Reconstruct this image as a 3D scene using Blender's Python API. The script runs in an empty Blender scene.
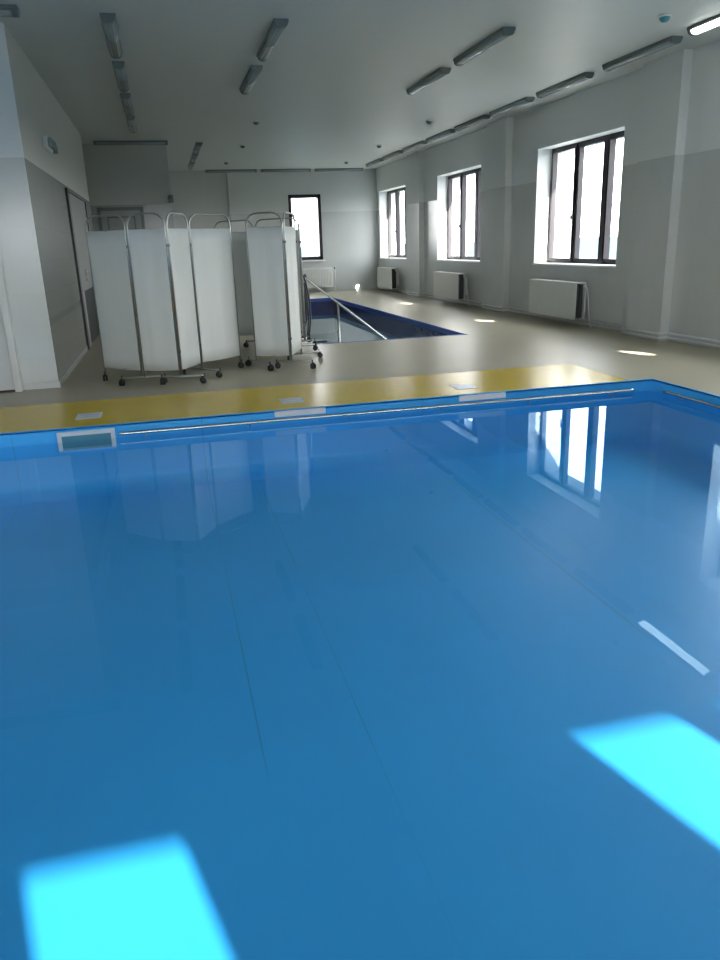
import bpy, bmesh, math, random
from mathutils import Vector, Matrix, Quaternion
random.seed(7)
C = bpy.context.scene.collection
SC = bpy.context.scene
rad = math.radians

# ------------------------------------------------------------------ materials
def mat(name, color, rough=0.5, metal=0.0, spec=0.5, **kw):
    m = bpy.data.materials.new(name); m.use_nodes = True
    b = m.node_tree.nodes['Principled BSDF']
    b.inputs['Base Color'].default_value = (*color, 1)
    b.inputs['Roughness'].default_value = rough
    b.inputs['Metallic'].default_value = metal
    b.inputs['Specular IOR Level'].default_value = spec
    if 'coat' in kw: b.inputs['Coat Weight'].default_value = kw['coat']; b.inputs['Coat Roughness'].default_value = kw.get('coat_rough', .1)
    if 'emit' in kw:
        b.inputs['Emission Color'].default_value = (*kw['emit'], 1); b.inputs['Emission Strength'].default_value = kw.get('power', 1)
    return m
def nodes(m): return m.node_tree.nodes, m.node_tree.links, m.node_tree.nodes['Principled BSDF']
def noise_tint(m, scale, amount, rough_amt=0.0, bump=0.0, stretch=(1, 1, 1)):
    """procedural variation of colour, roughness and relief"""
    n, l, b = nodes(m)
    tc = n.new('ShaderNodeTexCoord'); mp = n.new('ShaderNodeMapping'); mp.inputs['Scale'].default_value = stretch
    l.new(tc.outputs['Object'], mp.inputs['Vector'])
    tx = n.new('ShaderNodeTexNoise'); tx.inputs['Scale'].default_value = scale; tx.inputs['Detail'].default_value = 5
    l.new(mp.outputs['Vector'], tx.inputs['Vector'])
    mr = n.new('ShaderNodeMapRange'); mr.inputs['From Min'].default_value = .3; mr.inputs['From Max'].default_value = .7
    mr.inputs['To Min'].default_value = 1 - amount; mr.inputs['To Max'].default_value = 1 + amount
    l.new(tx.outputs['Fac'], mr.inputs['Value'])
    base = b.inputs['Base Color']
    hs = n.new('ShaderNodeHueSaturation')
    if base.is_linked: l.new(base.links[0].from_socket, hs.inputs['Color'])
    else: hs.inputs['Color'].default_value = base.default_value
    l.new(mr.outputs['Result'], hs.inputs['Value']); l.new(hs.outputs['Color'], base)
    if rough_amt:
        r0 = b.inputs['Roughness'].default_value
        m2 = n.new('ShaderNodeMapRange'); m2.inputs['To Min'].default_value = max(0, r0 - rough_amt); m2.inputs['To Max'].default_value = r0 + rough_amt
        l.new(tx.outputs['Fac'], m2.inputs['Value']); l.new(m2.outputs['Result'], b.inputs['Roughness'])
    if bump:
        bp = n.new('ShaderNodeBump'); bp.inputs['Strength'].default_value = bump; bp.inputs['Distance'].default_value = .01
        l.new(tx.outputs['Fac'], bp.inputs['Height']); l.new(bp.outputs['Normal'], b.inputs['Normal'])
    return m

M = {}
TILE_H = 0.345
def wall_mat(name, paint, tile, grout, top=2.415, border=False):
    """matt paint above, glossy large wall tiles with fine joints below"""
    m = mat(name, paint, .7)
    n, l, b = nodes(m)
    tc = n.new('ShaderNodeTexCoord'); sx = n.new('ShaderNodeSeparateXYZ'); l.new(tc.outputs['Object'], sx.inputs[0])
    def mth(op, a, bb):
        q = n.new('ShaderNodeMath'); q.operation = op
        for i, v in enumerate((a, bb)):
            if isinstance(v, (int, float)): q.inputs[i].default_value = v
            else: l.new(v, q.inputs[i])
        return q.outputs[0]
    u = mth('ADD', sx.outputs['X'], sx.outputs['Y'])
    cu = n.new('ShaderNodeCombineXYZ'); l.new(u, cu.inputs[0]); l.new(mth('ADD', sx.outputs['Z'], -top + 7 * TILE_H), cu.inputs[1])
    br = n.new('ShaderNodeTexBrick'); br.offset = 0; br.squash = 1
    br.inputs['Scale'].default_value = 1; br.inputs['Mortar Size'].default_value = .0022; br.inputs['Mortar Smooth'].default_value = .3
    br.inputs['Brick Width'].default_value = .25; br.inputs['Row Height'].default_value = TILE_H; br.inputs['Bias'].default_value = 0
    t2 = tuple(c * .97 for c in tile)
    br.inputs['Color1'].default_value = (*tile, 1); br.inputs['Color2'].default_value = (*t2, 1); br.inputs['Mortar'].default_value = (*grout, 1)
    l.new(cu.outputs[0], br.inputs['Vector'])
    # decorative dotted border course at about 0.7 m
    inb = mth('MULTIPLY', mth('GREATER_THAN', sx.outputs['Z'], .69), mth('LESS_THAN', sx.outputs['Z'], .76))
    wv = n.new('ShaderNodeTexWave'); wv.inputs['Scale'].default_value = 4; wv.inputs['Distortion'].default_value = 1.5
    l.new(cu.outputs[0], wv.inputs['Vector'])
    bm = n.new('ShaderNodeMixRGB'); bm.inputs['Color2'].default_value = (tile[0] * .72, tile[1] * .72, tile[2] * .72, 1)
    inb = mth('MULTIPLY', inb, mth('GREATER_THAN', sx.outputs['Y'], 9.1)) if border else mth('MULTIPLY', inb, 0)
    l.new(mth('MULTIPLY', inb, wv.outputs['Fac']), bm.inputs['Fac']); l.new(br.outputs['Color'], bm.inputs['Color1'])
    low = mth('LESS_THAN', sx.outputs['Z'], top)
    mx = n.new('ShaderNodeMixRGB'); mx.inputs['Color1'].default_value = (*paint, 1); l.new(bm.outputs[0], mx.inputs['Color2']); l.new(low, mx.inputs['Fac'])
    l.new(mx.outputs[0], b.inputs['Base Color'])
    mr = n.new('ShaderNodeMapRange'); mr.inputs['To Min'].default_value = .75; mr.inputs['To Max'].default_value = .16; l.new(low, mr.inputs['Value'])
    l.new(mr.outputs[0], b.inputs['Roughness'])
    bp = n.new('ShaderNodeBump'); bp.inputs['Strength'].default_value = .15; bp.inputs['Distance'].default_value = .004; bp.invert = True
    l.new(mth('MULTIPLY', br.outputs['Fac'], low), bp.inputs['Height']); l.new(bp.outputs['Normal'], b.inputs['Normal'])
    return m
M['wall'] = wall_mat('painted_and_tiled_wall', (.79, .81, .80), (.66, .68, .675), (.61, .63, .625))
M['wall_end'] = wall_mat('end_wall_shaded', (.60, .62, .605), (.53, .55, .54), (.49, .51, .50))  # wall colours darkened for the weaker light at the far end
M['wall_left'] = wall_mat('left_wall_shaded', (.50, .50, .465), (.44, .46, .45), (.35, .37, .36), border=True)  # wall colours darkened to put shade on the long side face
M['wall_dark'] = wall_mat('alcove_wall_shaded', (.50, .52, .50), (.36, .39, .38), (.28, .3, .3))  # darker copy of the wall colours, with the alcove's shade in them
M['ceiling'] = noise_tint(mat('ceiling_panels', (.57, .605, .59), .5), 3, .015)
M['deck'] = noise_tint(mat('beige_epoxy_floor', (.43, .385, .28), .36, spec=.32), 1.3, .03)
M['yellow'] = noise_tint(mat('yellow_epoxy_band', (.68, .465, .012), .27, spec=.28), 1.5, .02)
M['navy'] = noise_tint(mat('navy_mosaic', (.008, .025, .17), .2), 9, .25)
M['coping_blue'] = mat('blue_coping', (.02, .10, .42), .3)
M['pale_basin'] = noise_tint(mat('pale_pool_tile', (.36, .50, .58), .4), 4, .05)
M['window_frame'] = mat('dark_brown_window_profile', (.018, .012, .02), .35)
M['white_sill'] = mat('white_sill', (.88, .88, .87), .5)
M['white_plastic'] = noise_tint(mat('white_plastic', (.74, .75, .75), .35), 6, .03)
M['radiator'] = noise_tint(mat('white_radiator_enamel', (.70, .71, .69), .35), 5, .02)
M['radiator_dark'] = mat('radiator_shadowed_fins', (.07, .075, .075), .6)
M['chrome'] = noise_tint(mat('brushed_stainless', (.62, .63, .62), .25, 1.0), 40, .08)
M['grey_tube'] = noise_tint(mat('screen_tube_steel', (.38, .40, .39), .3, .85), 30, .06)
M['rubber'] = mat('black_rubber', (.008, .008, .009), .5)
M['black'] = mat('black_plastic', (.012, .013, .014), .4)
M['lamp_body'] = noise_tint(mat('grey_lamp_housing', (.15, .185, .185), .45), 8, .05)
M['lamp_cover'] = noise_tint(mat('clear_ribbed_lamp_cover', (.30, .35, .35), .2, coat=.4), 60, .10, stretch=(1, .05, 1))
M['lamp_lit'] = mat('lit_lamp_cover', (.8, .8, .8), .3, emit=(1, 1, .97), power=3)
M['tube_dark'] = mat('switched_off_tube', (.42, .47, .47), .3)
M['teal'] = mat('teal_detector', (.05, .30, .34), .35)
M['door_white'] = noise_tint(mat('white_door_leaf', (.70, .72, .73), .35), 5, .02)
M['door_grey'] = noise_tint(mat('grey_door_leaf', (.30, .33, .325), .35), 5, .03)
M['door_dark_panel'] = mat('door_dark_panel', (.008, .014, .014), .5, spec=.15)
M['door_dim'] = noise_tint(mat('dim_grey_door', (.19, .21, .205), .5), 5, .03)
M['sign'] = noise_tint(mat('white_marker_plate', (.74, .77, .78), .3), 20, .08)
M['skimmer_dark'] = mat('skimmer_mouth', (.06, .25, .33), .4)
M['hose'] = mat('dark_hose', (.05, .055, .06), .4)
M['sea'] = noise_tint(mat('pale_sea', (.078, .104, .112), .9, spec=0), .02, .06)

# folding-screen cloth with faint hanging folds
M['cloth'] = noise_tint(mat('white_screen_cloth', (.76, .785, .772), .75), 5, .015, 0, .10, stretch=(3, 3, .25))
# blue liner: welded seams along the length of the pool, broken up by noise
def liner():
    m = mat('blue_pool_liner', (.020, .205, .52), .42)
    n, l, b = nodes(m)
    tc = n.new('ShaderNodeTexCoord'); sx = n.new('ShaderNodeSeparateXYZ'); l.new(tc.outputs['Object'], sx.inputs[0])
    ns = n.new('ShaderNodeTexNoise'); ns.inputs['Scale'].default_value = .55; ns.inputs['Detail'].default_value = 2; l.new(tc.outputs['Object'], ns.inputs['Vector'])
    mask = n.new('ShaderNodeMapRange'); mask.inputs['From Min'].default_value = .40; mask.inputs['From Max'].default_value = .55; l.new(ns.outputs['Fac'], mask.inputs['Value'])
    acc = None
    for xs, w, s in ((.20, .005, .5), (.66, .005, .45), (2.30, .016, .22), (-1.4, .006, .3), (3.7, .006, .2)):
        a = n.new('ShaderNodeMath'); a.operation = 'SUBTRACT'; a.inputs[1].default_value = xs; l.new(sx.outputs['X'], a.inputs[0])
        c = n.new('ShaderNodeMath'); c.operation = 'ABSOLUTE'; l.new(a.outputs[0], c.inputs[0])
        d = n.new('ShaderNodeMapRange'); d.inputs['From Min'].default_value = 0; d.inputs['From Max'].default_value = w; d.inputs['To Min'].default_value = s; d.inputs['To Max'].default_value = 0
        l.new(c.outputs[0], d.inputs['Value'])
        if acc is None: acc = d.outputs[0]
        else:
            q = n.new('ShaderNodeMath'); q.operation = 'MAXIMUM'; l.new(acc, q.inputs[0]); l.new(d.outputs[0], q.inputs[1]); acc = q.outputs[0]
    mu = n.new('ShaderNodeMath'); mu.operation = 'MULTIPLY'; l.new(acc, mu.inputs[0]); l.new(mask.outputs[0], mu.inputs[1])
    mx = n.new('ShaderNodeMixRGB'); mx.inputs['Color1'].default_value = (*LINER, 1); mx.inputs['Color2'].default_value = (.008, .05, .16, 1)
    l.new(mu.outputs[0], mx.inputs['Fac']); l.new(mx.outputs[0], b.inputs['Base Color'])
    return noise_tint(m, .8, .05)
LINER = (.042, .44, .95)
M['liner'] = liner()

def water_mat(name, tint, bump=.0, ior=1.33, gloss=(.52, .72, .86, 1)):
    m = bpy.data.materials.new(name); m.use_nodes = True
    n, l = m.node_tree.nodes, m.node_tree.links
    n.remove(n['Principled BSDF']); out = n['Material Output']
    fr = n.new('ShaderNodeFresnel'); gm = n.new('ShaderNodeNewGeometry')
    io = n.new('ShaderNodeMapRange'); io.inputs['To Min'].default_value = ior; io.inputs['To Max'].default_value = 1 / ior   # a thin film: the same reflectance from both sides
    l.new(gm.outputs['Backfacing'], io.inputs['Value']); l.new(io.outputs['Result'], fr.inputs['IOR'])
    tr = n.new('ShaderNodeBsdfTransparent'); tr.inputs['Color'].default_value = (*tint, 1)
    gl = n.new('ShaderNodeBsdfGlossy'); gl.inputs['Roughness'].default_value = 0.0; gl.inputs['Color'].default_value = gloss
    mx = n.new('ShaderNodeMixShader'); l.new(fr.outputs[0], mx.inputs[0]); l.new(tr.outputs[0], mx.inputs[1]); l.new(gl.outputs[0], mx.inputs[2])
    tc = n.new('ShaderNodeTexCoord'); ns = n.new('ShaderNodeTexNoise'); ns.inputs['Scale'].default_value = 1.1; ns.inputs['Detail'].default_value = 1
    l.new(tc.outputs['Object'], ns.inputs['Vector'])
    bp = n.new('ShaderNodeBump'); bp.inputs['Strength'].default_value = bump; bp.inputs['Distance'].default_value = .01
    l.new(ns.outputs['Fac'], bp.inputs['Height']); l.new(bp.outputs[0], gl.inputs['Normal'])
    l.new(mx.outputs[0], out.inputs['Surface'])
    return m
M['water'] = water_mat('still_pool_water', (.93, .985, 1), .05)
M['glass'] = water_mat('window_pane_glass', (.97, .985, .98), 0, 1.33, (1, 1, 1, 1))

# ------------------------------------------------------------------ mesh helpers
class MB:
    def __init__(s): s.bm = bmesh.new()
    def box(s, x0, x1, y0, y1, z0, z1, bev=0):
        b = s.bm
        v = [b.verts.new(p) for p in ((x0,y0,z0),(x1,y0,z0),(x1,y1,z0),(x0,y1,z0),(x0,y0,z1),(x1,y0,z1),(x1,y1,z1),(x0,y1,z1))]
        fs = [b.faces.new([v[i] for i in q]) for q in ((3,2,1,0),(4,5,6,7),(0,1,5,4),(1,2,6,5),(2,3,7,6),(3,0,4,7))]
        if bev:
            es = list({e for f in fs for e in f.edges})
            bmesh.ops.bevel(b, geom=es, offset=bev, segments=2, affect='EDGES', profile=.5)
        return s
    def quad(s, *pts):
        s.bm.faces.new([s.bm.verts.new(p) for p in pts]); return s
    def path(s, pts, r, seg=10, caps=True):
        """round tube swept along a polyline"""
        pts = [Vector(p) for p in pts]; rings = []
        t = (pts[1] - pts[0]).normalized()
        up = Vector((0, 0, 1)) if abs(t.z) < .9 else Vector((1, 0, 0))
        nrm = t.cross(up).normalized()
        for i, p in enumerate(pts):
            if i == 0: d = (pts[1] - pts[0]).normalized()
            elif i == len(pts) - 1: d = (pts[-1] - pts[-2]).normalized()
            else:
                d = ((pts[i] - pts[i-1]).normalized() + (pts[i+1] - pts[i]).normalized())
                d = d.normalized() if d.length > 1e-6 else t
            q = t.rotation_difference(d); nrm = (q @ nrm); nrm = (nrm - d * nrm.dot(d)).normalized(); t = d
            bi = t.cross(nrm)
            rings.append([s.bm.verts.new(p + nrm * r * math.cos(2*math.pi*k/seg) + bi * r * math.sin(2*math.pi*k/seg)) for k in range(seg)])
        for a, b2 in zip(rings, rings[1:]):
            for k in range(seg): f = s.bm.faces.new((a[k], a[(k+1) % seg], b2[(k+1) % seg], b2[k])); f.smooth = True
        if caps:
            s.bm.faces.new(rings[0][::-1]); s.bm.faces.new(rings[-1])
        return s
    def prism(s, prof, axis, a0, a1, smooth=False):
        """extrude a 2-D profile along an axis ('x': profile=(y,z); 'y': (x,z); 'z': (x,y))"""
        mk = {'x': lambda p, a: (a, p[0], p[1]), 'y': lambda p, a: (p[0], a, p[1]), 'z': lambda p, a: (p[0], p[1], a)}[axis]
        A = [s.bm.verts.new(mk(p, a0)) for p in prof]; B = [s.bm.verts.new(mk(p, a1)) for p in prof]
        k = len(prof)
        for i in range(k):
            f = s.bm.faces.new((A[i], A[(i+1) % k], B[(i+1) % k], B[i])); f.smooth = smooth
        s.bm.faces.new(A[::-1]); s.bm.faces.new(B); return s
    def lathe(s, prof, c, axis='z', seg=16):
        """spin (radius, height) profile"""
        rings = []
        for r, h in prof:
            ring = []
            for k in range(seg):
                a = 2 * math.pi * k / seg; x, y = r * math.cos(a), r * math.sin(a)
                p = {'z': (x, y, h), 'x': (h, x, y), 'y': (x, h, y)}[axis]
                ring.append(s.bm.verts.new((c[0] + p[0], c[1] + p[1], c[2] + p[2])))
            rings.append(ring)
        for a, b2 in zip(rings, rings[1:]):
            for k in range(seg): f = s.bm.faces.new((a[k], a[(k+1) % seg], b2[(k+1) % seg], b2[k])); f.smooth = True
        s.bm.faces.new(rings[0][::-1]); s.bm.faces.new(rings[-1]); return s
    def build(s, name, m, parent=None):
        bmesh.ops.recalc_face_normals(s.bm, faces=s.bm.faces)
        me = bpy.data.meshes.new(name); s.bm.to_mesh(me); s.bm.free()
        if not isinstance(m, (list, tuple)): m = [m]
        for q in m: me.materials.append(M[q] if isinstance(q, str) else q)
        o = bpy.data.objects.new(name, me); C.objects.link(o)
        if parent:
            o.parent = parent; bpy.context.view_layer.update()
            o.matrix_parent_inverse = world_of(parent).inverted()
        return o
def world_of(o):
    m = Matrix.LocRotScale(o.location, o.rotation_euler, o.scale)
    return (world_of(o.parent) @ o.matrix_parent_inverse @ m) if o.parent else m
def tag(o, label=None, cat=None, group=None, kind=None):
    if label: o['label'] = label
    if cat: o['category'] = cat
    if group: o['group'] = group
    if kind: o['kind'] = kind
    return o
def empty(name, loc, label, cat, group=None):
    o = bpy.data.objects.new(name, None); C.objects.link(o); o.location = loc; o.empty_display_size = .1
    return tag(o, label, cat, group)
def struct(o, label, cat=None): return tag(o, label, cat or 'structure', kind='structure')
def copy_tree(o, parent=None):
    c = o.copy(); C.objects.link(c)
    if parent: c.parent = parent; c.matrix_parent_inverse = o.matrix_parent_inverse.copy()
    for ch in list(o.children): copy_tree(ch, c)
    return c

# ------------------------------------------------------------------ room dimensions (metres, deck at z = 0, y runs down the hall)
CEIL = 3.65; XR = 6.80; XRO = 7.60; YB = 24.42; YREAR = -6.7; XL = -1.27; XFAR = -5.0; YP = 9.06
SILL, HEAD = .955, 2.965
WINS = [(10.75, 13.5), (16.08, 18.83), (21.41, 24.16), (5.42, 8.17), (.09, 2.84), (-5.24, -2.49)]
REAR = [(1.44, 2.30), (3.71, 5.1), (-4.7, -2.8), (-2.55, -.85), (-.6, 1.1), (5.5, 6.7)]  # last four windows added to bring light to the pool and ceiling
POOL = (-4.0, 4.82, -.38, 6.80); POOL2 = (2.15, 4.62, 11.38, 21.4)
WZ = -.117; WZ2 = -.28

# right wall with deep window openings
w = MB()
cuts = sorted(WINS)
y = YREAR - .3
for a, b in cuts + [(YB + 2.2, None)]:
    w.box(XR, XRO, y, a, 0, CEIL)
    if b is None: break
    w.box(XR, XRO, a, b, 0, SILL); w.box(XR, XRO, a, b, HEAD, CEIL)
    y = b
for a, b in ((9.32, 10.16), (14.55, 15.5), (19.85, 20.8), (3.9, 4.8)): w.box(XR - .14, XR + .01, a, b, 0, CEIL)
struct(w.build('wall_right', 'wall'), 'long white right wall, grey tiles to head height, with deep window openings', 'wall')
# back wall with one window, left part stepped back
BW = (3.97, 4.99)
w = MB()
w.box(2.17, BW[0], YB, YB + .35, 0, CEIL); w.box(BW[1], XR, YB, YB + .35, 0, CEIL)
w.box(BW[0], BW[1], YB, YB + .35, 0, SILL + .04); w.box(BW[0], BW[1], YB, YB + .35, 2.94, CEIL)
w.box(.3, 2.17, YB + .12, YB + .35, 0, CEIL)
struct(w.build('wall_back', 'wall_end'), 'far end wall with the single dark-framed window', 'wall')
# alcove end wall (with door) and the wall closing it on the right
w = MB()
w.box(-2.6, .36, 18.2, 18.4, 0, CEIL); w.box(.2, .36, 18.4, 26.4, 0, CEIL); w.box(-2.8, -2.6, 16.84, 18.4, 0, CEIL)
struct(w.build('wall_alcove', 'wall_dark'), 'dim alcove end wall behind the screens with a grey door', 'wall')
# left wall mass : front tiled face and long side face
w = MB()
w.box(XFAR, XL, YP, 16.84, 0, CEIL)
fc = MB(); fc.box(XFAR, XL, YP - .004, YP, 0, CEIL); struct(fc.build('wall_front', 'wall'), 'bright tiled front face of the left wall block, beside the white door', 'wall')  # lighter wall colours than the side face, carrying its stronger light
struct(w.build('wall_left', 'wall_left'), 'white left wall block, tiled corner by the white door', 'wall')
w = MB(); w.box(XFAR - .3, XFAR, YREAR - .3, YP + .2, -1.6, CEIL)
struct(w.build('wall_side', 'wall'), 'plain side wall left of the large pool', 'wall')
w = MB(); y0, y1 = YREAR - .3, YREAR
x = XFAR
for a, b in sorted(REAR) + [(XRO, None)]:
    w.box(x, a, y0, y1, 0, CEIL)
    if b is None: break
    w.box(a, b, y0, y1, 0, SILL); w.box(a, b, y0, y1, HEAD, CEIL); x = b
struct(w.build('wall_rear', 'wall'), 'wall behind the photographer with windows', 'wall')
w = MB(); w.box(XFAR - .3, XRO, YREAR - .3, 26.6, CEIL, CEIL + .25)
struct(w.build('ceiling', 'ceiling'), 'flat white ceiling', 'ceiling')

# deck with two pool openings
def slab_with_holes(mb, X0, X1, Y0, Y1, holes, z0, z1):
    xs = sorted({X0, X1, *[h[0] for h in holes], *[h[1] for h in holes]}); ys = sorted({Y0, Y1, *[h[2] for h in holes], *[h[3] for h in holes]})
    for i in range(len(xs) - 1):
        for j in range(len(ys) - 1):
            cx, cy = (xs[i] + xs[i+1]) / 2, (ys[j] + ys[j+1]) / 2
            if any(h[0] < cx < h[1] and h[2] < cy < h[3] for h in holes): continue
            mb.box(xs[i], xs[i+1], ys[j], ys[j+1], z0, z1)
w = MB(); slab_with_holes(w, XFAR, XRO, YREAR, 26.4, [POOL, POOL2], -1.75, 0)
bmesh.ops.remove_doubles(w.bm, verts=w.bm.verts, dist=1e-5)
struct(w.build('floor', 'deck'), 'glossy beige epoxy pool deck', 'floor')
w = MB(); w.box(XFAR, 4.57, POOL[3] + .012, 8.05, -.01, .003)
struct(w.build('trim_1', 'yellow'), 'glossy yellow warning band painted along the pool edge', 'floor band')

# basins
def basin(p, zb, name, m, cove=.15, top=-.001):
    x0, x1, ya, yb = p; e = .004; b = MB()
    x0 += e; x1 -= e; ya += e; yb -= e
    rings = []
    N = 6
    prof = [(0, top)] + [(cove * (1 - math.cos(math.pi/2*k/N)), zb + cove * (1 - math.sin(math.pi/2*k/N))) for k in range(N + 1)]
    for ins, z in prof:
        rings.append([b.bm.verts.new(q) for q in ((x0+ins,ya+ins,z),(x1-ins,ya+ins,z),(x1-ins,yb-ins,z),(x0+ins,yb-ins,z))])
    for A, B in zip(rings, rings[1:]):
        for k in range(4):
            f = b.bm.faces.new((A[k], A[(k+1) % 4], B[(k+1) % 4], B[k])); f.smooth = True
    b.bm.faces.new(rings[-1])
    return b.build(name, m)
BOT = -.60
o = basin(POOL, BOT, 'pool_basin', 'liner'); struct(o, 'bright blue lined basin of the large pool', 'pool')
# folded liner lip along the rim
lip = MB(); x0, x1, ya, yb = POOL
lip.box(x0, x1, yb - .004, yb + .02, -.012, .004); lip.box(x1 - .004, x1 + .02, ya, yb + .02, -.012, .004)
lip.build('pool_rim', 'coping_liner' if 'coping_liner' in M else 'liner', o)
o2 = basin(POOL2, -1.25, 'pool_basin', 'pale_basin', .05); struct(o2, 'smaller sunken pool with navy tiled rim', 'pool')
def ring_band(p, ins, z0, z1, name, m, parent):
    x0, x1, ya, yb = p; b = MB()
    b.box(x0, x0+ins, ya, yb, z0, z1); b.box(x1-ins, x1, ya, yb, z0, z1); b.box(x0, x1, ya, ya+ins, z0, z1); b.box(x0, x1, yb-ins, yb, z0, z1)
    return b.build(name, m, parent)
ring_band(POOL2, .012, -.46, -.085, 'navy_band', 'navy', o2)
ring_band(POOL2, .03, -.085, .006, 'coping', 'coping_blue', o2)
# water
M['water_small'] = water_mat('still_small_pool_water', (.90, .97, 1), .05, 1.33, (.92, .97, 1, 1))
def water(p, z, label, m='water'):
    x0, x1, ya, yb = p; b = MB(); e = .006
    b.quad((x0+e,ya+e,z),(x1-e,ya+e,z),(x1-e,yb-e,z),(x0+e,yb-e,z))
    return tag(b.build('pool_water', m), label, 'water', kind='stuff')
water(POOL, WZ, 'still clear water filling the large blue pool in front')
water(POOL2, WZ2, 'water in the smaller navy-rimmed pool beyond the screens', 'water_small')

# ------------------------------------------------------------------ windows
def window_x(n, y0, y1, label, mulls, parts=True):
    """window in the right wall; frame about 0.3 m deep in the opening"""
    X0, X1 = 7.09, 7.18
    f = MB(); fw_ = .05
    f.box(X0, X1, y0, y1, HEAD - fw_, HEAD); f.box(X0, X1, y0, y1, SILL + .03, SILL + .03 + fw_)
    f.box(X0, X1, y0, y0 + fw_, SILL + .03, HEAD); f.box(X0, X1, y1 - fw_, y1, SILL + .03, HEAD)
    for k, mm in enumerate(sorted(mulls)): f.box(X0 - .02 * (k == 0), X1, mm - .05 - .04 * (k == 0), mm + .05, SILL + .03, HEAD)
    o = f.build('window_%d' % n, 'window_frame'); struct(o, label, 'window')
    edges = [y0 + fw_] + [v for mm in sorted(mulls) for v in (mm - .05, mm + .05)] + [y1 - fw_]
    for a, b in zip(edges[::2], edges[1::2]):
        z0, z1 = SILL + .03 + fw_, HEAD - fw_; sw = .035
        s = MB(); s.box(X0 - .02, X1 - .02, a - .012, a + sw, z0 - .012, z1 + .012); s.box(X0 - .02, X1 - .02, b - sw, b + .012, z0 - .012, z1 + .012)
        s.box(X0 - .02, X1 - .02, a + sw, b - sw, z0 - .012, z0 + sw); s.box(X0 - .02, X1 - .02, a + sw, b - sw, z1 - sw, z1 + .012)
        so = s.build('sash', 'window_frame', o)
        g = MB(); g.quad((X0+.03,a+sw,z0+sw),(X0+.03,b-sw,z0+sw),(X0+.03,b-sw,z1-sw),(X0+.03,a+sw,z1-sw))
        g.build('pane', 'glass', so)
    hy = sorted(mulls)[-1] + .075
    h = MB(); h.box(X0 - .045, X0 - .018, hy - .015, hy + .015, 1.72, 1.80, .004); h.box(X0 - .06, X0 - .04, hy - .01, hy + .01, 1.62, 1.79, .004)
    h.build('handle', 'chrome', o)
    rv = MB(); e = .006
    for xa, xb in ((XR + .001, X0 - .025), (X1 + .001, XRO - .002)):
        rv.box(xa, xb, y1 - e, y1 - .0005, SILL + .03, HEAD - e); rv.box(xa, xb, y0 + .0005, y0 + e, SILL + .03, HEAD - e); rv.box(xa, xb, y0 + e, y1 - e, HEAD - e, HEAD - .0005)
    rv.box(X1 + .001, XRO - .002, y0, y1, SILL, SILL + .02)
    rv.build('reveal_lining', 'white_sill', o)  # whiter lining added to make the reveals look sunlit
    s = MB(); s.box(XR - .035, X0, y0 + .003, y1 - .003, SILL - .001, SILL + .03, .006)
    s.build('window_sill', 'white_sill', o)
    return o
names = ['nearest tall window on the right wall, three dark-framed lights, sea behind', 'middle window on the right wall, dark frame', 'farthest window on the right wall, next to the back corner',
         'right wall window beside the large pool, seen only mirrored in the water', 'right wall window level with the photographer', 'right wall window behind the photographer']
for i, (a, b) in enumerate(WINS): window_x(i + 1, a, b, names[i], (a + .90, a + 1.82))
def window_y(n, x0, x1, yy, z0, z1, label, mulls=(), fwid=.085, dep=.09, sill=True, pane=.05):
    f = MB(); Y0, Y1 = yy, yy + dep
    f.box(x0, x1, Y0, Y1, z1 - fwid, z1); f.box(x0, x1, Y0, Y1, z0, z0 + fwid)
    f.box(x0, x0 + fwid, Y0, Y1, z0, z1); f.box(x1 - fwid, x1, Y0, Y1, z0, z1)
    for mm in mulls: f.box(mm - .10, mm + .10, Y0, Y1, z0, z1)
    o = f.build('window_%d' % n, 'window_frame'); struct(o, label, 'window')
    ed = [x0 + fwid] + [v for mm in mulls for v in (mm - .10, mm + .10)] + [x1 - fwid]
    for a, b in zip(ed[::2], ed[1::2]):
        g = MB(); g.quad((a,Y0+pane,z0+fwid),(b,Y0+pane,z0+fwid),(b,Y0+pane,z1-fwid),(a,Y0+pane,z1-fwid)); g.build('pane', 'glass', o)
    if sill:
        s = MB(); s.box(x0 - .04, x1 + .04, yy - .12, yy - .001, z0 - .05, z0 - .015, .006); s.build('window_sill', 'white_sill', o)
    return o
window_y(7, BW[0], BW[1], YB + .005, SILL + .04, 2.94, 'single narrow window with black frame in the far end wall', (), .10, .24, True, pane=.20)
rl = ['narrow window in the wall behind the photographer', 'two-light window in the wall behind the photographer', 'added window at the far left behind the photographer',
      'second added window at the left behind the photographer', 'third added window at the left behind the photographer', 'added window at the right behind the photographer']
rm = [(), (4.43,), (-3.75,), (-1.7,), (.25,), ()]
for i, (a, b) in enumerate(REAR): window_y(8 + i, a, b, YREAR - .2, SILL, HEAD, rl[i], rm[i], .15 if i == 0 else .10, sill=False)

# ------------------------------------------------------------------ doors
d = MB(); d.box(-1.72, -1.65, YP - .12, YP, 0, 2.12, .006); d.box(-2.72, -2.65, YP - .12, YP, 0, 2.12, .006); d.box(-2.72, -1.65, YP - .12, YP, 2.05, 2.12, .006)
o = d.build('door_1', 'white_plastic'); struct(o, 'white door at the left edge beside the tiled pillar', 'door')
l = MB(); l.box(-2.65, -1.725, YP - .085, YP - .03, .025, 2.05, .004)
leaf = l.build('door_leaf', 'door_white', o)
for za, zb in ((.16, .95), (1.05, 1.93)): MB().box(-2.5, -1.86, YP - .095, YP - .084, za, zb, .008).build('door_panel', 'door_white', leaf)
l = MB(); l.box(-2.65, -1.722, YP - .08, YP - .005, .001, .024); l.build('gap_shade_strip', 'black', o)  # black strip stands for the shade in the gap under the door
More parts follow.
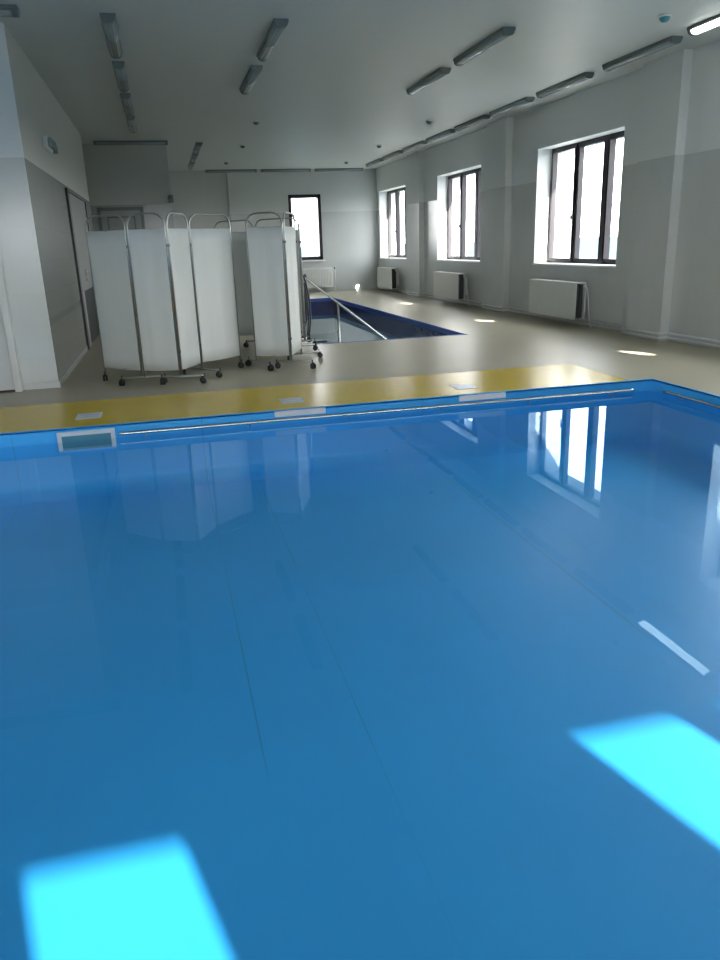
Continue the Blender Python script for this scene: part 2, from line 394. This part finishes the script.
# dark framed door in the long left face
d = MB()
for a, b in ((12.55, 12.75), (15.45, 15.62)): d.box(XL, XL + .035, a, b, 0, 2.37)
d.box(XL, XL + .035, 12.55, 15.62, 2.33, 2.37)
o = d.build('door_2', 'black'); struct(o, 'dark-framed grey door in the left wall behind the screens', 'door')
l = MB(); l.box(XL, XL + .02, 12.76, 15.44, .86, 2.33); lf = l.build('door_leaf', 'door_dim', o)
l = MB(); l.box(XL, XL + .022, 13.05, 15.44, .02, .86); l.build('lower_dark_panel', 'door_dark_panel', o)  # added dark panel, standing for unidentified dark things low at the door
l = MB(); l.box(XL, XL + .03, 12.76, 13.05, .02, .86); l.build('door_stile', 'door_grey', o)
l = MB(); l.box(XL + .02, XL + .05, 13.7, 13.75, 1.0, 1.18, .005); l.box(XL + .05, XL + .065, 13.70, 13.84, 1.10, 1.13, .004); l.build('handle', 'chrome', lf)
# grey door of the alcove
d = MB(); YA = 18.2
d.box(-1.24, -1.17, YA - .03, YA, 0, 2.37); d.box(-.34, -.27, YA - .03, YA, 0, 2.37); d.box(-1.24, -.27, YA - .03, YA, 2.30, 2.37)
o = d.build('door_3', 'lamp_body'); struct(o, 'grey door with darker frame in the alcove end wall', 'door')
l = MB(); l.box(-1.16, -.35, YA - .02, YA, .01, 2.29); lf = l.build('door_leaf', 'door_grey', o)
l = MB(); l.box(-1.05, -1.02, YA - .03, YA - .02, .15, 2.18); l.box(-.49, -.46, YA - .03, YA - .02, .15, 2.18); l.box(-1.05, -.46, YA - .03, YA - .02, 2.15, 2.18); l.build('panel_bead', 'lamp_body', lf)
# skirting at pillar
t = MB(); t.box(-1.64, XL + .012, YP - .012, YP, 0, .07, .003); t.box(XL, XL + .012, YP, 12.5, 0, .07, .003)
struct(t.build('baseboard_left', 'wall'), 'low tiled skirting along the left wall block', 'skirting')

# ------------------------------------------------------------------ folding screens
FB, FT, AT = .16, 1.668, 1.825
def caster(mb, x, y, ang):
    """forked twin-wheel castor touching the floor"""
    pass
def folding_screen(pts, feet, label, clips=()):
    root = empty('folding_screen', (sum(p[0] for p in pts)/len(pts), sum(p[1] for p in pts)/len(pts), 0), label, 'folding screen', 'medical folding screens')
    r = .0105
    for i in range(len(pts) - 1):
        a, b = Vector((*pts[i], 0)), Vector((*pts[i+1], 0)); d = (b - a).normalized(); L = (b - a).length
        a2, b2 = a + d * .017, b - d * .017
        R = .125; path = [a2 + Vector((0, 0, .075))]
        path.append(a2 + Vector((0, 0, AT - R)))
        for k in range(1, 9): t = math.pi / 2 * k / 8; path.append(a2 + d * (R - R * math.cos(t)) + Vector((0, 0, AT - R + R * math.sin(t))))
        for k in range(9): t = math.pi / 2 * k / 8; path.append(b2 - d * (R - R * math.sin(t)) + Vector((0, 0, AT - R + R * math.cos(t))))
        path.append(b2 + Vector((0, 0, .075)))
        m = MB(); m.path(path, r, 10)
        m.path([a2 + Vector((0, 0, FT - .004)), b2 + Vector((0, 0, FT - .004))], .006, 8); m.path([a2 + Vector((0, 0, FB + .006)), b2 + Vector((0, 0, FB + .006))], .006, 8)
        fr = m.build('panel_frame', 'grey_tube', root)
        # cloth: gently rippled sheet wrapped round the rods
        m = MB(); nx, nz = 24, 10; nrm = Vector((-d.y, d.x, 0)); G = []
        ph = random.uniform(0, 6)
        for side in (-1, 1):
            g = []
            for u in range(nx + 1):
                col = []
                for v in range(nz + 1):
                    s_ = u / nx; t_ = v / nz
                    amp = .006 * math.sin(math.pi * s_) * (.4 + .6 * math.sin(math.pi * t_))
                    off = amp * math.sin(3.2 * math.pi * s_ + ph + .6 * t_) + side * .0075
                    p = a2 + d * (.004 + (L - .042) * s_) + nrm * off + Vector((0, 0, FB + (FT - FB) * t_ - .006 * math.sin(math.pi * s_) * (1 - t_)))
                    col.append(m.bm.verts.new(p))
                g.append(col)
            G.append(g)
            for u in range(nx):
                for v in range(nz): f = m.bm.faces.new((g[u][v], g[u+1][v], g[u+1][v+1], g[u][v+1])); f.smooth = True
        A, B = G
        for u in range(nx):
            for v in (0, nz): m.bm.faces.new((A[u][v], A[u+1][v], B[u+1][v], B[u][v]))
        for v in range(nz):
            for u in (0, nx): m.bm.faces.new((A[u][v], A[u][v+1], B[u][v+1], B[u][v]))
        m.build('cloth_panel', 'cloth', fr)
    for i in range(1, len(pts) - 1):        # hinges between the panels
        for z in (.35, 1.48):
            m = MB(); m.box(pts[i][0] - .020, pts[i][0] + .020, pts[i][1] - .009, pts[i][1] + .009, z, z + .03, .003); m.build('hinge', 'lamp_body', root)
    for (px, py), ends in feet:
        if len(ends) == 2:
            a, b = Vector((*ends[0], .088)), Vector((*ends[1], .088))
            m = MB(); m.path([a, Vector((px, py, .088)), b], .013, 8); bar = m.build('foot_bar', 'grey_tube', root)
        else: bar = root
        for e in ends:
            ang = random.uniform(0, math.pi); c, s_ = math.cos(ang), math.sin(ang)
            m = MB()
            m.path([(e[0], e[1], .075), (e[0], e[1], .112)], .009, 8)
            cx, cy = e[0] - .014 * c, e[1] - .014 * s_
            for sd in (-1, 1):
                q = MB(); q.lathe([(.012, -.012), (.032, -.012), (.036, -.007), (.036, .007), (.032, .012), (.012, .012)], (0, 0, 0), 'x', 14)
                rot = Matrix.Translation((cx - s_ * sd * .015, cy + c * sd * .015, .036)) @ Matrix.Rotation(ang + math.pi/2, 4, 'Z')
                bmesh.ops.transform(q.bm, matrix=rot, verts=q.bm.verts)
                me = bpy.data.meshes.new('tmp'); q.bm.to_mesh(me); q.bm.free(); m.bm.from_mesh(me); bpy.data.meshes.remove(me)
            # hood over the wheels
            m.box(cx - .014, cx + .014, cy - .014, cy + .014, .050, .082, .005)
            m.build('caster', 'rubber', bar)
    return root
P = [(-.785, 9.30), (-.335, 8.83), (.085, 8.66), (.33, 9.14), (.845, 9.56)]
folding_screen(P, [(P[0], [P[0]]), (P[1], [(-.57, 8.86), (-.10, 8.80)]), (P[2], [(-.13, 8.72), (.33, 8.62)]), (P[3], [(.12, 9.33), (.53, 8.93)]), (P[4], [P[4]])],
               'wide white cloth folding screen, four panels, nearest the tiled pillar')
P = [(1.0, 9.42), (1.425, 9.22), (1.665, 9.86), (1.79, 10.62)]
folding_screen(P, [(P[0], [(.95, 9.68), (1.15, 9.16)]), (P[1], [(1.25, 9.30), (1.66, 9.08)]), (P[2], [(1.50, 9.83), (1.92, 9.98)]), (P[3], [(1.58, 10.66), (2.0, 10.72)])],
               'white folding screen on castors, right of the wide one, beside the small pool')
P = [(.80, 11.95), (1.37, 11.66), (1.96, 11.20), (2.06, 11.76)]
folding_screen(P, [(P[0], [(.66, 11.8), (.98, 12.02)]), (P[1], [(1.12, 11.56), (1.60, 11.58)]), (P[2], [(1.80, 11.12), (2.10, 11.20)]), (P[3], [(1.93, 11.84), (2.12, 11.70)])],
               'grey-looking folding screen in shadow behind the two front screens')

# dark hose looped on the deck corner behind the screens
h = MB(); pts = []
N = 120
for k in range(N + 1):
    t = k / N; a = t * 2 * math.pi * 3 + math.pi / 2
    drop = .30 + .11 * math.floor(t * 3 * .999)
    zc_ = 1.014 - drop
    pts.append((2.06 + .12 * t + .03 * math.cos(a * 2), 12.0 + .13 * math.cos(a), zc_ + drop * math.sin(a)))
pts += [(2.175, 12.08, .985), (2.17, 12.14, .80), (2.16, 12.15, .55), (2.12, 12.16, .2), (2.10, 12.18, .03), (2.08, 12.22, .014), (2.0, 12.5, .014)]
tag(h.path(pts, .012, 8).build('pool_hose', 'hose'), 'dark hose looped over the top end of the small pool handrail', 'hose')

# ------------------------------------------------------------------ handrail of the small pool
root = empty('pool_handrail', (1.9, 12.0, 0), 'sloping stainless handrail leading down into the small navy-rimmed pool', 'handrail')
def arc(p, q, r_, n=5):  # simple rounded corner helper
    return [tuple(Vector(p).lerp(Vector(q), t / n)) for t in range(n + 1)]
m = MB(); m.path([(1.86, 12.0, 0), (1.86, 12.0, .86), (1.875, 12.0, .92), (1.91, 12.0, .955), (1.96, 12.0, .965), (2.10, 12.0, .965), (2.16, 12.0, .95), (2.22, 12.0, .905), (3.44, 12.0, -.08), (3.80, 12.0, -.37), (3.84, 12, -.42), (3.85, 12.0, -.5), (3.85, 12.0, -1.24)], .021, 12)
m.build('rail', 'chrome', root)
m = MB(); m.path([(2.655, 12.0, .555), (2.655, 12.0, -1.24)], .020, 12); m.build('post', 'chrome', root)
m = MB(); m.lathe([(.05, 0), (.05, .008), (.03, .014)], (1.86, 12.0, 0)); m.build('base_flange', 'chrome', root)

# ------------------------------------------------------------------ grab rails of the large pool
def grab_rail(a, b, off, label):
    root = empty('pool_grab_rail', a, label, 'rail', 'grab rails of the large pool')
    a, b, off = Vector(a), Vector(b), Vector(off); d = (b - a).normalized()
    m = MB(); m.path([a, a + d * .02, b - d * .02, b], .016, 12)
    m.build('rail', 'chrome', root)
    L = (b - a).length; k = max(2, round(L / .95) + 1)
    for i in range(k):
        p = a + d * (.22 + (L - .44) * i / (k - 1))
        m = MB(); m.path([p, p + off * .6 + Vector((0, 0, -.03)), p + off + Vector((0, 0, -.03))], .010, 8); m.build('bracket', 'grey_tube', root)
    return root
grab_rail((-.52, 6.735, -.072), (4.555, 6.735, -.082), (0, .062, 0), 'long stainless grab rail along the far wall of the large pool')
grab_rail((4.755, 6.50, -.075), (4.755, 1.0, -.075), (.062, 0, 0), 'stainless grab rail along the right wall of the large pool')

# skimmer mouth and lid plates in the far pool wall
root = empty('pool_skimmer', (-.80, 6.79, WZ), 'white framed skimmer mouth in the far pool wall at left', 'skimmer')
m = MB(); X0, X1, Z0, Z1, t = -1.035, -.555, -.22, -.028, .035
m.box(X0, X1, 6.772, 6.797, Z1 - t, Z1); m.box(X0, X0 + t, 6.772, 6.797, Z0 + .03, Z1 - t); m.box(X1 - t, X1, 6.772, 6.797, Z0 + .03, Z1 - t)
m.build('skimmer_frame', 'white_plastic', root)
m = MB(); m.box(X0 + t, X1 - t, 6.782, 6.797, Z0 + .03, Z1 - t); m.build('flap', 'skimmer_dark', root)
def rim_plate(x0, x1, label):
    m = MB(); m.box(x0, x1, 6.776, 6.797, -.056, -.004, .004)
    return tag(m.build('inlet_plate', 'white_plastic'), label, 'plate', 'white plates under the pool rim')
rim_plate(.86, 1.34, 'white rectangular plate under the pool rim, nearer the folding screens')
rim_plate(2.67, 3.16, 'white rectangular plate under the pool rim, farther right toward the windows')
def marker(x, y, rz, label):
    root = empty('marker_plate', (x, y, .003), label, 'marker plate', 'white plates on the yellow band')
    m = MB(); m.box(x - .112, x + .112, y - .125, y + .125, .003, .007, .0015); m.build('plate', 'sign', root)
    for k in range(2):
        m = MB(); m.box(x - .09, x + .09, y - .07 + .10 * k, y - .045 + .10 * k, .007, .0074); m.build('print', 'tube_dark', root)
marker(-.80, 7.26, 0, 'white plate on the yellow band in front of the pillar')
marker(1.09, 7.20, 0, 'white plate on the yellow band in front of the screens')
marker(2.88, 7.20, 0, 'white plate on the yellow band farthest right')

# ------------------------------------------------------------------ radiators
def radiator(y0, y1, label):
    root = empty('radiator', (6.66, (y0+y1)/2, .12), label, 'radiator', 'panel radiators under the right wall windows')
    z0, z1 = .12, .71
    m = MB(); m.box(6.50, 6.517, y0, y1, z0, z1, .005); m.build('front_panel', 'radiator', root)
    m = MB(); m.box(6.66, 6.68, y0, y1, z0, z1, .005); m.build('back_panel', 'radiator', root)
    m = MB(); m.box(6.585, 6.60, y0 + .015, y1 - .015, z0 + .02, z1 - .02)
    k = int((y1 - y0 - .12) / .05)
    for i in range(k): m.box(6.517, 6.66, y0 + .06 + i * .05, y0 + .065 + i * .05, z0 + .03, z1 - .03)
    m.build('convector_fins', 'radiator_dark', root)
    m = MB(); m.box(6.507, 6.675, y0 - .001, y1 + .001, z1 - .008, z1 + .008); m.build('top_grille', 'radiator', root)
    m = MB(); m.path([(6.63, y0, z1 - .06), (6.63, y0 - .07, z1 - .06), (6.64, y0 - .10, z1 - .09), (6.655, y0 - .11, z1 - .16), (6.70, y0 - .115, z0 + .02), (6.73, y0 - .115, .0)], .011, 8)
    pp = m.build('supply_pipe', 'white_plastic', root)
    m = MB(); m.lathe([(.014, 0), (.022, -.012), (.022, -.05), (.016, -.06)], (6.63, y0 - .02, z1 - .06), 'y', 12); m.build('valve', 'white_plastic', pp)
    for yy in (y0 + .2, y1 - .2): MB().box(6.68, 6.798, yy - .02, yy + .02, z0 + .1, z1 - .1).build('wall_bracket', 'radiator', root)
radiator(11.38, 13.05, 'white panel radiator under the nearest right window')
radiator(16.62, 18.30, 'white panel radiator under the middle right window')
radiator(21.95, 23.55, 'white panel radiator under the farthest right window')
root = empty('radiator', (4.7, 24.3, .14), 'white ribbed panel radiator under the narrow end wall window', 'radiator')
m = MB(); m.box(4.05, 5.23, 24.24, 24.26, .14, .74, .005)
for i in range(22): m.box(4.09 + i * .051, 4.115 + i * .051, 24.232, 24.245, .17, .71, .004)
m.build('front_panel', 'radiator', root)
m = MB(); m.box(4.06, 5.22, 24.26, 24.40, .15, .72); m.build('convector_body', 'radiator', root)
m = MB(); m.path([(5.22, 24.32, .68), (5.31, 24.32, .68), (5.33, 24.32, .64), (5.33, 24.32, 0)], .011, 8); pp = m.build('supply_pipe', 'white_plastic', root)
m = MB(); m.lathe([(.02, 0), (.028, .015), (.028, .08), (.018, .09)], (5.33, 24.32, .68)); m.build('valve', 'lamp_body', pp)
for xx in (4.3, 5.0): MB().box(xx - .012, xx + .012, 24.30, 24.34, 0, .16).build('foot', 'radiator', root)
# heating pipes along the foot of the right wall, stepping round the piers
def pipe_run(z, inset, label):
    X = XR - inset; pts = [(X, YREAR + .05, z)]
    for a, b in ((3.9, 4.8), (9.32, 10.16), (14.55, 15.5), (19.85, 20.8)):
        pts += [(X, a - .04, z), (X - .02, a - .025, z), (X - .14, a - .025, z), (X - .155, a, z), (X - .155, b, z), (X - .14, b + .025, z), (X - .02, b + .025, z), (X, b + .04, z)]
    pts.append((X, YB - .02, z))
    m = MB(); m.path(pts, .014, 8); return tag(m.build('heating_pipe', 'white_plastic'), label, 'pipe', 'heating pipes along the right wall')
pipe_run(.045, .035, 'lower white heating pipe along the foot of the right wall')
pipe_run(.105, .035, 'upper white heating pipe along the foot of the right wall')

# ------------------------------------------------------------------ ceiling lights
LW = .15
def light_proto():
    root = empty('ceiling_light', (0, 0, CEIL), 'x', 'ceiling light')
    L = 1.50; h = L / 2
    m = MB(); m.prism([(-LW/2, CEIL), (LW/2, CEIL), (LW/2, CEIL - .03), (LW/2 - .008, CEIL - .036), (-LW/2 + .008, CEIL - .036), (-LW/2, CEIL - .03)], 'y', -h, h); m.build('housing', 'lamp_body', root)
    prof = []
    for k in range(13):
        a = math.pi * k / 12; prof.append((-(LW/2 - .012) * math.cos(a), CEIL - .036 - .046 * math.sin(a) ** .8))
    m = MB(); m.prism(prof, 'y', -h + .05, h - .05, True); df = m.build('diffuser', 'lamp_cover', root)
    for sg in (-1, 1):
        m = MB(); m2 = [(x * 1.04, CEIL - .036 + (z - CEIL + .036) * 1.04) for x, z in prof]
        a, b = sorted((sg * h, sg * (h - .055))); m.prism(m2, 'y', a, b); m.build('end_cap', 'lamp_body', root)
    for xx in (-.032, .032):
        m = MB(); m.box(xx - .006, xx + .006, -h + .08, h - .08, CEIL - .076, CEIL - .062, .003); m.build('tube', 'tube_dark', root)
    return root
proto = light_proto(); first = True
def place_light(x, y, along_x, label, group, lit=False):
    global first
    if first: o = proto; first = False
    else: o = copy_tree(proto)
    o.location = (x, y, CEIL); o.rotation_euler = (0, 0, math.pi/2 if along_x else 0); tag(o, label, 'ceiling light', group)
    if lit:
        for ch in o.children:
            if ch.name.startswith('diffuser'):
                ch.data = ch.data.copy(); ch.data.materials[0] = M['lamp_lit']; ch['label'] = 'glowing white diffuser'
    return o
ordn = ['nearest', 'second', 'third', 'fourth', 'fifth', 'sixth', 'seventh', 'eighth', 'ninth']
for i, y in enumerate((9.36, 11.36, 13.33, 15.30)):
    place_light(-.255, y, False, 'grey fluorescent ceiling fixture in the left row, %s from the camera' % ordn[i], 'left row of ceiling lights')
for i, y in enumerate((9.35, 11.42)): place_light(1.435, y, False, 'grey ceiling fixture over the folding screens, %s of two' % ('nearer', 'farther')[i], 'ceiling lights over the screens')
for i, y in enumerate((9.37, 11.34)): place_light(3.95, y, False, 'grey ceiling fixture right of centre, %s of two' % ('nearer', 'farther')[i], 'ceiling lights right of centre')
place_light(6.10, 7.66, False, 'ceiling light switched on, glowing white at the top right edge', 'right row of ceiling lights', True)
for i, y in enumerate((9.50, 11.45, 13.28, 15.05, 16.82, 18.6, 20.4, 22.2)):
    place_light(6.15, y, False, 'unlit ceiling fixture along the right wall, %s after the glowing one' % ordn[i].replace('nearest', 'first'), 'right row of ceiling lights')
for i, x in enumerate((2.28, 3.92, 5.56)):
    place_light(x, 24.2, True, 'ceiling fixture along the end wall, %s of three' % ('left', 'middle', 'right')[i], 'end wall row of ceiling lights')
place_light(-.36, 17.8, True, 'ceiling fixture close to the alcove end wall', None)
for i, y in enumerate((18.8, 20.6, 22.4)): place_light(1.06, y, False, 'small-looking far ceiling fixture in the row left of the end wall row, %s' % ordn[i], 'far left row of ceiling lights')
place_light(-1.80, 8.52, True, 'ceiling fixture at the top left corner over the white door', None)

# detectors
def det():
    root = empty('smoke_detector', (0, 0, CEIL), 'x', 'smoke detector')
    m = MB(); m.lathe([(.065, CEIL), (.065, CEIL - .012), (.055, CEIL - .02)], (0, 0, 0)); m.build('base', 'white_plastic', root)
    m = MB(); m.lathe([(.055, CEIL - .02), (.05, CEIL - .045), (.03, CEIL - .065), (.012, CEIL - .07)], (0, 0, 0)); m.build('sensor_head', 'lamp_body', root)
    return root
dp = det(); _first = [c for c in dp.children if c.name.startswith('sensor_head')][0]; plain_head = _first.data
for i, (x, y, lab) in enumerate(((5.45, 8.0, 'teal smoke detector on the ceiling at the top right'), (5.24, 14.95, 'small detector on the ceiling near the right row of lights, nearest of three'),
        (5.28, 18.64, 'small detector near the right row of lights, middle of three'), (5.32, 22.2, 'small detector near the right row of lights, farthest of three'),
        (1.95, 15.13, 'small detector over the screens, nearest of three'), (2.05, 18.54, 'small detector over the screens, middle of three'), (1.96, 22.0, 'small detector over the screens, farthest of three'))):
    o = dp if i == 0 else copy_tree(dp)
    o.location = (x, y, CEIL)
    if y < 9:
        teal_head = plain_head.copy(); teal_head.materials[0] = M['teal']; _first.data = teal_head
    else: [c for c in o.children if c.name.startswith('sensor_head')][0].data = plain_head
    tag(o, lab, 'smoke detector', 'ceiling detectors')
# emergency light on the left wall
root = empty('emergency_wall_lamp', (XL, 11.1, 2.79), 'white emergency light box high on the left wall', 'emergency light')
m = MB(); m.box(XL, XL + .05, 10.80, 11.38, 2.71, 2.85, .01); m.build('back_box', 'white_plastic', root)
m = MB(); m.box(XL + .05, XL + .10, 10.84, 11.34, 2.72, 2.84, .02); m.build('cover', 'lamp_cover', root)
m = MB(); m.box(XL + .045, XL + .105, 11.30, 11.39, 2.70, 2.79, .01); m.build('end_cap', 'lamp_body', root)
# small device at the alcove corner
m = MB(); m.box(.30, .40, 18.12, 18.2, 2.44, 2.60, .01); m.lathe([(.03, 0), (.03, -.03), (.015, -.035)], (.35, 18.12, 2.55), 'y', 12)
tag(m.build('wall_sensor', 'lamp_body'), 'small grey sensor on the corner of the alcove wall', 'sensor')

# ------------------------------------------------------------------ outside
m = MB(); m.quad((-2500, -2500, -8), (3000, -2500, -8), (3000, 3000, -8), (-2500, 3000, -8))
struct(m.build('sea', 'sea'), 'pale sea on the horizon outside the windows', 'sea')

# ------------------------------------------------------------------ light
W_STR, SUN = 5.2, 10.5
wd = bpy.data.worlds.new('sky'); SC.world = wd; wd.use_nodes = True
n, l = wd.node_tree.nodes, wd.node_tree.links
bg = n['Background']; tc = n.new('ShaderNodeTexCoord'); sx = n.new('ShaderNodeSeparateXYZ'); cr = n.new('ShaderNodeValToRGB')
l.new(tc.outputs['Generated'], sx.inputs[0]); l.new(sx.outputs['Z'], cr.inputs[0])
cr.color_ramp.elements[0].position = 0; cr.color_ramp.elements[0].color = (1, 1, 1, 1)
cr.color_ramp.elements[1].position = 1; cr.color_ramp.elements[1].color = (.80, .90, 1, 1)
l.new(cr.outputs[0], bg.inputs['Color']); bg.inputs['Strength'].default_value = W_STR
AZ, EL = rad(14.0), rad(19.8)
sd = Vector((-math.sin(AZ) * math.cos(EL), math.cos(AZ) * math.cos(EL), -math.sin(EL)))
sl = bpy.data.lights.new('sun', 'SUN'); sl.energy = SUN; sl.angle = rad(.35); sl.color = (1, .95, .87)
so = bpy.data.objects.new('sun', sl); C.objects.link(so); so.rotation_mode = 'QUATERNION'; so.rotation_quaternion = sd.to_track_quat('-Z', 'Y'); so.location = (10, -20, 15)
def portal(loc, direction, sx_, sy_):
    L = bpy.data.lights.new('window_portal', 'AREA'); L.shape = 'RECTANGLE'; L.size = sx_; L.size_y = sy_; L.cycles.is_portal = True
    o = bpy.data.objects.new('window_portal', L); C.objects.link(o); o.location = loc
    o.rotation_mode = 'QUATERNION'; o.rotation_quaternion = Vector(direction).to_track_quat('-Z', 'Z'); return o
zc, hz = (SILL + HEAD) / 2, HEAD - SILL
for a, b in WINS: portal((XRO + .02, (a + b) / 2, zc), (-1, 0, 0), b - a, hz)
for a, b in REAR: portal(((a + b) / 2, YREAR - .32, zc), (0, 1, 0), b - a, hz)
portal(((BW[0] + BW[1]) / 2, YB + .37, 1.97), (0, -1, 0), 1.02, 1.95)

# added spot lamps standing in for slivers of sun on deck and end wall
def sliver_spot(p, q, w, power):
    L = bpy.data.lights.new('sun_sliver_spot', 'SPOT'); L.energy = power; L.spot_blend = .35; L.shadow_soft_size = .004; L.color = (1, .96, .9)
    p, q = Vector(p), Vector(q); L.spot_size = 2 * math.atan(w / 2 / (q - p).length)
    o = bpy.data.objects.new('sun_sliver_spot', L); C.objects.link(o); o.location = p; o.rotation_mode = 'QUATERNION'; o.rotation_quaternion = (q - p).to_track_quat('-Z', 'Y')
sliver_spot((6.72, 5.62, 1.06), (5.75, 8.45, 0), .20, 2800); sliver_spot((6.72, 10.9, 1.06), (5.70, 13.2, 0), .20, 3000); sliver_spot((6.72, 16.2, 1.06), (5.72, 18.05, 0), .20, 3000)
sliver_spot((6.72, 21.6, 1.06), (6.08, 24.42, .10), .16, 3000)

# ------------------------------------------------------------------ camera
PIT, YAW, ROLL, FPX = rad(17.4713), rad(13.66377), rad(-1.98546), 752.07
cam = bpy.data.cameras.new('camera'); co = bpy.data.objects.new('camera', cam); C.objects.link(co)
fwv = Vector((math.sin(YAW) * math.cos(PIT), math.cos(YAW) * math.cos(PIT), -math.sin(PIT)))
rtv = Vector((math.cos(YAW), -math.sin(YAW), 0)); upv = rtv.cross(fwv)
r2 = rtv * math.cos(ROLL) + upv * math.sin(ROLL); u2 = -rtv * math.sin(ROLL) + upv * math.cos(ROLL)
co.matrix_world = Matrix(((r2.x, u2.x, -fwv.x, 0), (r2.y, u2.y, -fwv.y, 0), (r2.z, u2.z, -fwv.z, 1.45), (0, 0, 0, 1)))
cam.sensor_fit = 'VERTICAL'; cam.sensor_height = 24; cam.lens = FPX / 960 * 24; cam.clip_end = 6000; cam.clip_start = .05
SC.camera = co

SC.view_settings.view_transform = 'Standard'; SC.view_settings.look = 'None'; SC.view_settings.exposure = 1.25
cy = SC.cycles
cy.max_bounces = 10; cy.diffuse_bounces = 5; cy.glossy_bounces = 4; cy.transparent_max_bounces = 16
cy.caustics_reflective = False; cy.caustics_refractive = False; cy.sample_clamp_indirect = 8
